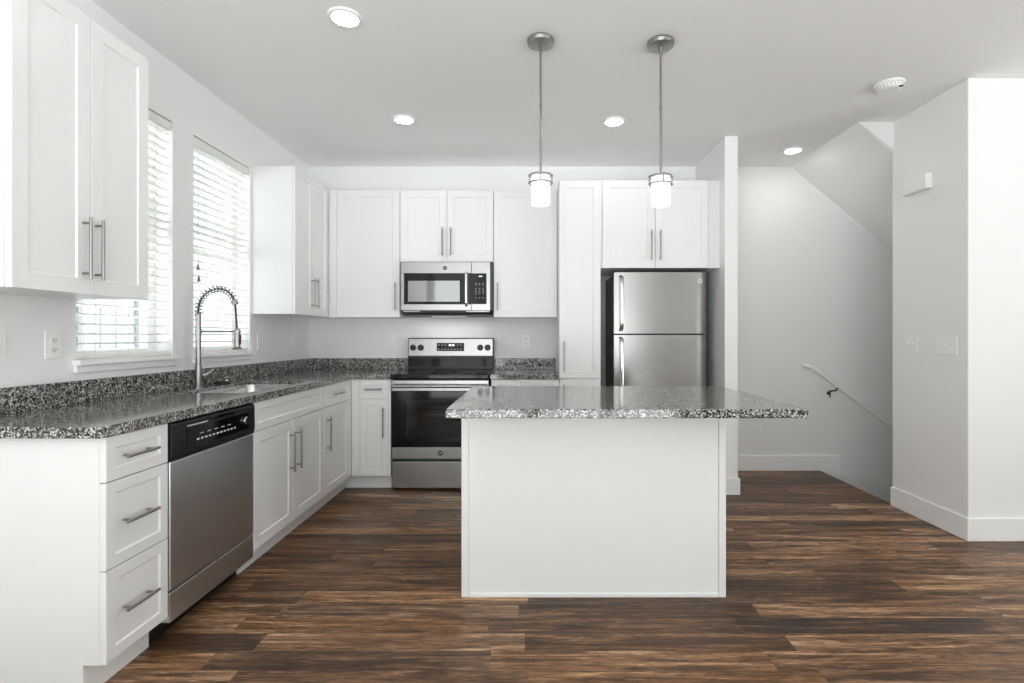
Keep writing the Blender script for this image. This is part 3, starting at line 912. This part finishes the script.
# cavity behind window
m = MB(); cvx0, cvx1 = R0 + 0.07, R1 - 0.07
rt_body = bpy.data.objects['body'] if False else None
m.box(cvx0, cvx1, 4.64, 4.65, 0.30, 0.76)
cav = m
cav.box(cvx0, cvx0 + 0.01, YF + 0.052, 4.64, 0.30, 0.76); cav.box(cvx1 - 0.01, cvx1, YF + 0.052, 4.64, 0.30, 0.76)
cav.box(cvx0, cvx1, YF + 0.052, 4.64, 0.30, 0.31); cav.box(cvx0, cvx1, YF + 0.052, 4.64, 0.75, 0.76)
cav.build('oven_cavity', OVENIN, rt)
for zr in (0.46, 0.585):
    m = MB()
    for k in range(15):
        x = cvx0 + 0.03 + k * (cvx1 - cvx0 - 0.06) / 14
        m.tube([(x, YF + 0.07, zr), (x, 4.60, zr)], 0.0022, 6)
    for y in (YF + 0.07, 4.35, 4.60): m.tube([(cvx0 + 0.012, y, zr), (cvx1 - 0.012, y, zr)], 0.003, 6)
    m.build('oven_rack', RACK, rt)
# handle
m = MB(); m.tube([(R0 + 0.012, YF - 0.045, 0.823), (R1 - 0.012, YF - 0.045, 0.823)], 0.0155, 20, flat=0.9)
for x in (R0 + 0.04, R1 - 0.04): m.tube([(x, YF - 0.045, 0.823), (x, YF - 0.002, 0.823)], 0.011, 14)
m.build('handle', STEELX, od, smooth=True)
badge(FBK(YF - 0.004), -0.729 + 0.008, 0.297, 0.021, low, 'y', DARKM, PRINT)
dw = MB(); dw.box(R0, R1, YF - 0.002, YF + 0.045, 0.018, 0.228)
dw = dw.build('storage_drawer', STEELX, rt, bevel=0.004, seg=2)
for x in (R0 + 0.05, R1 - 0.05):
    for y in (YF + 0.08, 4.62): MB().lathe((x, y, 0.0005), [(0.02, 0), (0.02, 0.0195)], 'z', 14).build('foot', BLACKP, rt)
# open the body for the cavity: hollow shell
body = [o for o in rt.children if o.name.startswith('body')][0]
bm2 = bmesh.new(); shell = MB()
for bxs in ((R0 + 0.003, R0 + 0.06, YF + 0.05, YB - 0.012, 0.02, 0.872), (R1 - 0.06, R1 - 0.003, YF + 0.05, YB - 0.012, 0.02, 0.872),
            (R0 + 0.06, R1 - 0.06, YF + 0.05, YB - 0.012, 0.02, 0.295), (R0 + 0.06, R1 - 0.06, YF + 0.05, YB - 0.012, 0.765, 0.872),
            (R0 + 0.06, R1 - 0.06, 4.655, YB - 0.012, 0.295, 0.765)):
    shell.box(*bxs)
bmesh.ops.translate(shell.bm, verts=shell.bm.verts, vec=-BASE[body.name]); shell.bm.to_mesh(body.data); shell.bm.free(); bm2.free()

# ============================================================ MICROWAVE
YM = 4.313
rt = root('over_range_microwave', (-0.717, 4.5, 1.41), 'stainless over-the-range microwave with black window and keypad', 'microwave')
x0, x1 = -1.087, -0.346; z0, z1 = 1.427, 1.8275
m = MB(); m.prism([(YM + 0.032, z0 + 0.001), (YM + 0.032, z1 + 0.006), (YB - 0.003, z1 + 0.006), (YB - 0.003, 1.385), (YM + 0.11, 1.395)], 'x', x0 + 0.001, -0.3275)
m.build('body', DARKM, rt)
sx = -0.5025   # door seam
FM = FBK(YM)


def frame_box(m, F, u0, u1, v0, v1, a0, a1, b0, b1, n0, n1):
    fbox(m, F, u0, u1, b1, v1, n0, n1); fbox(m, F, u0, u1, v0, b0, n0, n1)
    fbox(m, F, u0, a0, b0, b1, n0, n1); fbox(m, F, a1, u1, b0, b1, n0, n1)


gx0, gx1 = -1.060, -0.5556; gz0, gz1 = 1.479, 1.734
m = MB(); frame_box(m, FM, x0, sx - 0.001, z0, z1, gx0, gx1, gz0, gz1, -0.03, 0.0)
dd = m.build('door', STEELX, rt, bevel=0.002, seg=1)
m = MB(); ix0, ix1, iz0, iz1 = -1.029, -0.5995, 1.500, 1.673
frame_box(m, FM, gx0, gx1, gz0, gz1, ix0, ix1, iz0, iz1, -0.03, -0.003)
m.build('window_frame', BLACKG, dd)
m = MB(); fbox(m, FM, ix0, ix1, iz0, iz1, -0.012, -0.006); m.build('window', MWGLASS, dd)
m = MB(); fbox(m, FM, -0.530, sx - 0.0015, gz0, gz1, -0.001, 0.0012); m.build('door_strip', BLACKG, dd)
m = MB(); hx = -0.5435
m.tube([FM(hx, gz0 - 0.012, 0.002), FM(hx, gz0 + 0.01, 0.03), FM(hx, (gz0 + gz1) / 2, 0.036), FM(hx, gz1 - 0.01, 0.03), FM(hx, gz1 + 0.008, 0.002)], 0.0105, 16)
m.build('handle', CHROME, dd, smooth=True)
badge(FM, -0.721, 1.779, 0.017, dd, 'y', DARKM, PRINT)
kx0, kx1 = -0.5225, -0.377
m = MB(); fbox(m, FM, sx + 0.001, x1, z0, z1, -0.03, 0.0); pn = m.build('control_panel', STEELX, rt, bevel=0.002, seg=1)
m = MB(); fbox(m, FM, sx + 0.003, kx1, gz0, gz1, -0.002, 0.0025); m.build('keypad', BLACKG, pn)
for r_, zz in enumerate((1.650, 1.637, 1.610, 1.595, 1.580, 1.565, 1.530)):
    for c_ in range(3):
        u = -0.464 + c_ * 0.029; fbox(MB(), FM, u - 0.007, u + 0.007, zz - 0.0030, zz + 0.0030, 0.0025, 0.0033).build('key', KEYM, pn)
m = MB()
for k in range(3): fbox(m, FM, -0.440 + k * 0.010, -0.434 + k * 0.010, 1.705, 1.713, 0.0025, 0.0034)
m.build('display_digits', LED, pn)
# vent, and below it a lens added to go with the fill light
m = MB(); m.box(-0.93, -0.55, YM + 0.005, YM + 0.03, z0 - 0.014, z0 - 0.001); m.build('vent_slot', BLACKP, rt)
m = MB(); m.box(x0 + 0.012, x1 - 0.01, YM + 0.034, YM + 0.08, z0 - 0.013, z0 + 0.0005); m.build('underside_grille', NICKEL, rt, bevel=0.002, seg=1)

MB().box(-0.86, -0.57, 4.46, 4.52, 1.378, 1.3885).build('added_lens', SHADEOFF, rt, bevel=0.002, seg=1)  # lens made up to suit the fill light
l = bpy.data.lights.new('added_fill_light', 'AREA'); l.shape = 'RECTANGLE'; l.size = 0.5; l.size_y = 0.08; l.energy = 0.35; l.color = (1, 0.98, 0.95)  # added fill light, brightens the wall below the cabinets
lo = bpy.data.objects.new('added_fill_light', l); lo.location = (-0.717, 4.49, 1.375); COL.objects.link(lo)

# ============================================================ REFRIGERATOR
YFR = 4.154
fx0, fx1 = 0.656, 1.393
rt = root('refrigerator', ((fx0 + fx1) / 2, 4.45, 0), 'stainless top-freezer refrigerator in the alcove beside the pantry', 'refrigerator')
MB().box(fx0 + 0.004, fx1 - 0.004, YFR + 0.066, YB - 0.03, 0.03, 1.712).build('body', FRSIDE, rt, bevel=0.004, seg=1)


def curved_door(z0, z1, name):
    n = 16; pts = []
    for k in range(n + 1):
        t = k / n * 2 - 1
        edge = 0.010 * max(0.0, (abs(t) - 0.93) / 0.07) ** 2
        pts.append((fx0 + (fx1 - fx0) * k / n, YFR + 0.010 * t * t + edge))
    pts += [(fx1, YFR + 0.06), (fx0, YFR + 0.06)]
    m = MB(); m.prism(pts, 'z', z0, z1)
    o = m.build(name, STEELF, rt, smooth=True)
    return o


fd = curved_door(1.2345, 1.724, 'freezer_door'); rd = curved_door(0.075, 1.2225, 'refrigerator_door')
m = MB()


def fhandle(za, zb, par, taper_top):
    x = 0.7085; yy = YFR
    pts = [(x, yy + 0.004, za), (x, yy - 0.030, za + 0.02), (x, yy - 0.042, za + 0.08), (x, yy - 0.046, (za + zb) / 2), (x, yy - 0.042, zb - 0.08), (x, yy - 0.030, zb - 0.02), (x, yy + 0.004, zb)]
    p = catmull([Vector(q) for q in pts], 6)
    mm = MB(); mm.tube(p, 0.0165, 16, flat=0.6)
    return mm.build('handle', CHROME, par, smooth=True)


fhandle(1.262, 1.690, fd, True); fhandle(0.66, 1.20, rd, False)
badge(FBK(YFR + 0.006), 1.340, 1.655, 0.019, fd, 'y', CHROME, DARKM)
MB().box(fx0 + 0.02, fx1 - 0.02, YFR + 0.05, YFR + 0.075, 1.2226, 1.2344).build('door_gasket', RUBBER, rt)
MB().box(fx0 + 0.01, fx1 - 0.01, YFR + 0.04, YFR + 0.064, 0.012, 0.072).build('base_grille', BLACKP, rt)
MB().box(1.32, 1.385, YFR + 0.01, YFR + 0.10, 1.7245, 1.738).build('hinge_cover', FRSIDE, rt, bevel=0.003, seg=1)
for x in (fx0 + 0.06, fx1 - 0.06):
    for y in (YFR + 0.12, 4.6): MB().lathe((x, y, 0.0005), [(0.02, 0), (0.02, 0.029)], 'z', 14).build('foot', BLACKP, rt)

# ============================================================ ISLAND
IX0, IX1, IY0, IY1 = -0.3277, 0.8993, 2.416, 3.075
rt = root('kitchen_island', ((IX0 + IX1) / 2, 2.75, 0), 'white panelled island cabinet standing on the plank floor', 'island')
MB().box(IX0 + 0.012, IX1 - 0.012, IY0 + 0.012, IY1 - 0.022, 0.0005, CB - 0.001).build('body', CAB, rt)
F = FBK(IY0)
m = MB(); fbox(m, F, IX0 + 0.035, IX1 - 0.034, 0.02, CB - 0.001, -0.012, -0.004); m.build('back_panel', CAB, rt)
for a, b in ((IX0, IX0 + 0.034), (IX1 - 0.033, IX1)):
    m = MB(); m.box(a, b, IY0, IY0 + 0.016, 0.0005, CB - 0.001); m.build('corner_trim', CAB, rt, bevel=0.0015, seg=1)
m = MB(); fbox(m, F, IX0 + 0.035, IX1 - 0.034, 0.0005, 0.02, -0.012, 0.004); m.build('base_moulding', CAB, rt, bevel=0.003, seg=1)
for a, b in ((IX0, IX0 + 0.012), (IX1 - 0.012, IX1)):
    MB().box(a, b, IY0 + 0.0165, IY1 - 0.022, 0.0005, CB - 0.001).build('side_panel', CAB, rt)
FI = lambda u, v, n: (u, IY1 + n, v)
for (a, b) in ((IX0 + 0.003, IX0 + 0.407), (IX0 + 0.41, IX0 + 0.816), (IX0 + 0.819, IX1 - 0.003)):
    drawer(FI, a, b, 0.7225, 0.873, rt); door(FI, a, b, 0.116, 0.7185, rt, b - 0.035, 0.537)
wt = MB().box(-0.3539, 1.1298, 2.1262, 3.1197, CB, CT).build('granite_worktop', GRANITE, bevel=0.004, seg=2)
tag(wt, 'speckled granite top of the island, overhanging at the front and right', 'countertop', 'granite countertops')

# ============================================================ PENDANTS
for i, (px, py, lab) in enumerate(((0.044, 2.695, 'left pendant lamp over the island, opal glass shade with nickel bands'), (0.670, 2.715, 'right pendant lamp over the island, opal glass shade with nickel bands'))):
    rt = root('pendant_lamp', (px, py, 1.88), lab, 'pendant lamp', 'pendant lamps over the island')
    m = MB(); m.lathe((px, py, CEIL), [(0.068, -0.0005), (0.070, -0.008), (0.066, -0.024), (0.02, -0.027)], 'z', 36); m.build('canopy', NICKELD, rt, smooth=True)
    m = MB()
    m.tube([(px, py, CEIL - 0.026), (px, py, 2.40)], 0.0058, 12); m.tube([(px, py, 2.41), (px, py, 2.39)], 0.0075, 12); m.tube([(px, py, 2.40), (px, py, 2.050)], 0.0058, 12)
    m.tube([(px, py, CEIL - 0.026), (px, py, CEIL - 0.06)], 0.009, 12)
    m.build('rod', NICKELD, rt, smooth=True)
    zt = 2.038
    sh = MB(); sh.lathe((px, py, zt), [(0.047, -0.002), (0.048, -0.008), (0.048, -0.140), (0.045, -0.146)], 'z', 40); sh.build('shade', SHADE, rt, smooth=True)
    m = MB()
    for zz in (zt + 0.004, zt - 0.034):
        m.ring((px, py, zz), [(0.0585, -0.0045), (0.0585, 0.0045), (0.0548, 0.0045), (0.0548, -0.0045)], 'z', 40)
    for k in range(4):
        a = PI / 4 * 0 + k * PI / 2
        cx, cy = px + math.cos(a) * 0.0575, py + math.sin(a) * 0.0575
        m.tube([(cx, cy, zt - 0.039), (cx, cy, zt + 0.012)], 0.0042, 10)
        for zz in (zt + 0.004, zt - 0.034):
            c2 = (px + math.cos(a) * 0.0655, py + math.sin(a) * 0.0655, zz); c1 = (px + math.cos(a) * 0.0505, py + math.sin(a) * 0.0505, zz)
            m.tube([c1, c2], 0.0042, 8)
    m.tube([(px - 0.06, py, zt + 0.004), (px + 0.06, py, zt + 0.004)], 0.003, 8); m.tube([(px, py - 0.06, zt + 0.004), (px, py + 0.06, zt + 0.004)], 0.003, 8)
    m.lathe((px, py, zt), [(0.016, 0.0), (0.016, 0.014), (0.008, 0.02)], 'z', 20)
    m.build('shade_holder', NICKELD, rt, smooth=True)

# ============================================================ DOWNLIGHTS
DL = [(-0.898, 2.502, 'round ceiling downlight nearest the camera, above the dishwasher side'),
      (-0.904, 3.675, 'round ceiling downlight in front of the range wall, left of both pendants'),
      (0.583, 3.709, 'round ceiling downlight between the two pendants, above the refrigerator side'),
      (2.146, 4.286, 'round ceiling downlight over the stair landing'),
      (-0.9, 0.6, 'added round ceiling downlight out of view on the left'), (1.3, 0.6, 'added round ceiling downlight out of view in the middle'),
      (3.4, 0.6, 'added round ceiling downlight out of view on the right')]  # last three are unseen, added to brighten the room
for x, y, lab in DL:
    rt = root('ceiling_downlight', (x, y, CEIL), lab, 'ceiling light', 'recessed ceiling downlights')
    m = MB(); m.ring((x, y, CEIL), [(0.080, -0.0005), (0.077, -0.008), (0.062, -0.011), (0.060, -0.0005)], 'z', 40); m.build('trim_ring', TRIM, rt, smooth=True)
    m = MB(); m.lathe((x, y, CEIL), [(0.0598, -0.0006), (0.0598, -0.007), (0.05, -0.009)], 'z', 40); m.build('lens', LENS, rt, smooth=True)

# smoke detector
sx_, sy_ = 2.169, 3.166
rt = root('smoke_detector', (sx_, sy_, CEIL), 'round white smoke detector on the ceiling near the right wall', 'smoke detector')
m = MB(); m.lathe((sx_, sy_, CEIL), [(0.082, -0.0005), (0.082, -0.012), (0.070, -0.016), (0.068, -0.034), (0.055, -0.042)], 'z', 40); m.build('housing', PLATE, rt, smooth=True)
m = MB()
for k in range(22):
    a = 2 * PI * k / 22; cx, cy = sx_ + math.cos(a) * 0.0685, sy_ + math.sin(a) * 0.0685
    m.tube([(cx, cy, CEIL - 0.030), (cx, cy, CEIL - 0.021)], 0.0025, 6)
m.build('vents', KEYM, rt)
m = MB(); m.box(sx_ + 0.02, sx_ + 0.045, sy_ - 0.062, sy_ - 0.048, CEIL - 0.041, CEIL - 0.036); m.build('test_button', DARKM, rt)

# door chime on right wall
ch = root('door_chime', (XR - 0.02, 3.47, 2.17), 'white rectangular door chime box high on the right wall', 'door chime')
MB().box(XR - 0.046, XR - 0.0005, 3.365, 3.575, 2.172, 2.272).build('cover', PLATE, ch, bevel=0.004, seg=2)
MB().box(XR - 0.050, XR - 0.046, 3.42, 3.565, 2.180, 2.264).build('front_plate', PLATE, ch, bevel=0.002, seg=1)


# ============================================================ PLATES
def plate(F, u, v, w, label, kind, gangs=1, h=0.115, group='wall plates', flip=1):
    nm = {'outlet': 'wall_outlet', 'toggle': 'light_switch', 'rocker': 'light_switch', 'blank': 'wall_plate'}[kind]
    cat = {'outlet': 'outlet', 'toggle': 'light switch', 'rocker': 'light switch', 'blank': 'wall plate'}[kind]
    rt = root(nm, F(u, v - h / 2, 0), label, cat, group)
    m = MB(); fbox(m, F, u - w / 2, u + w / 2, v - h / 2, v + h / 2, 0.0004, 0.006); pl = m.build('plate', PLATE, rt, bevel=0.002, seg=2)
    for g in range(gangs):
        uu = u + (g - (gangs - 1) / 2) * 0.046
        if kind == 'outlet':
            for dv in (-0.0195, 0.0195):
                m = MB(); fbox(m, F, uu - 0.0165, uu + 0.0165, v + dv - 0.014, v + dv + 0.014, 0.006, 0.0085); s_ = m.build('socket', PLATE, rt, bevel=0.003, seg=2)
                m = MB()
                fbox(m, F, uu - 0.008, uu - 0.0055, v + dv - 0.004, v + dv + 0.007, 0.0085, 0.0089); fbox(m, F, uu + 0.0055, uu + 0.008, v + dv - 0.004, v + dv + 0.006, 0.0085, 0.0089)
                fbox(m, F, uu - 0.0025, uu + 0.0025, v + dv - 0.011, v + dv - 0.006, 0.0085, 0.0089)
                m.build('slots', SLOT, s_)
        elif kind == 'toggle':
            m = MB(); fbox(m, F, uu - 0.006, uu + 0.006, v - 0.012, v + 0.012, 0.006, 0.008); fbox(m, F, uu - 0.0045, uu + 0.0045, v + 0.000, v + 0.011, 0.008, 0.017); m.build('toggle', PLATE, rt, bevel=0.001, seg=1)
        elif kind == 'rocker':
            m = MB(); fbox(m, F, uu - 0.0165, uu + 0.0165, v - 0.033, v + 0.033, 0.006, 0.010); m.build('rocker', PLATE, rt, bevel=0.002, seg=1)
    return rt


FW = FL(XL)
plate(FW, 1.955, 1.176, 0.075, 'white switch plate at the left edge, below the near wall cabinet', 'rocker')
plate(FW, 2.188, 1.176, 0.075, 'white duplex outlet left of the first window above the backsplash', 'outlet')
plate(FW, 3.85, 1.168, 0.075, 'white duplex outlet on left wall just right of the second window', 'outlet')
plate(FW, 4.395, 1.177, 0.075, 'white rocker switch on left wall closest to the inner corner', 'rocker')
FB_ = FBK(YB)
plate(FB_, -1.266, 1.177, 0.075, 'white rocker switch on back wall left of the range', 'rocker')
plate(FB_, -0.055, 1.172, 0.075, 'white duplex outlet on back wall right of the range', 'outlet')
plate(FB_, 2.037, 0.353, 0.075, 'white duplex outlet low on the stair landing wall', 'outlet')
FRW = FRT(XR)
plate(FRW, 3.55, 1.158, 0.118, 'white double toggle switch on the right wall, nearer the stair', 'toggle', 2)
plate(FRW, 3.25, 1.155, 0.165, 'white triple toggle switch on the right wall, nearer the corner', 'toggle', 3)

# ============================================================ HANDRAIL
a = P(811.0, 365.5, YB - 0.07); slope = 0.742
rt = root('stair_handrail', (a.x, a.y, a.z), 'white wooden handrail sloping down the stairwell wall', 'handrail')
b = Vector((a.x + 1.7, a.y, a.z - 1.7 * slope)); a0 = a + Vector((-0.004, 0.0, 0.0))
m = MB(); m.tube([a + Vector((-0.03, 0.065, 0.0)), a + Vector((-0.028, 0.02, 0.0)), a + Vector((0.0, 0, -0.004)), a + Vector((0.05, 0, -0.04)), b], 0.021, 16); m.build('rail', TRIM, rt, smooth=True)
for k, t in enumerate((0.24, 0.95, 1.6)):
    c = a + Vector((t, 0, -t * slope))
    br = MB()
    br.tube([c + Vector((0.0, 0, -0.015)), c + Vector((-0.015, 0.004, -0.045)), c + Vector((-0.045, 0.045, -0.055)), c + Vector((-0.045, 0.069, -0.065))], 0.007, 10)
    br.lathe((c.x - 0.045, YB - 0.006, c.z - 0.075), [(0.017, 0.0), (0.017, 0.0055)], 'y', 20)
    br.tube([c + Vector((-0.045, 0.045, -0.055)), c + Vector((-0.045, 0.045, -0.11))], 0.006, 8)
    br.build('bracket', DARKM, rt, smooth=True)

# remove unused helper mesh data
for me in list(bpy.data.meshes):
    if me.users == 0: bpy.data.meshes.remove(me)
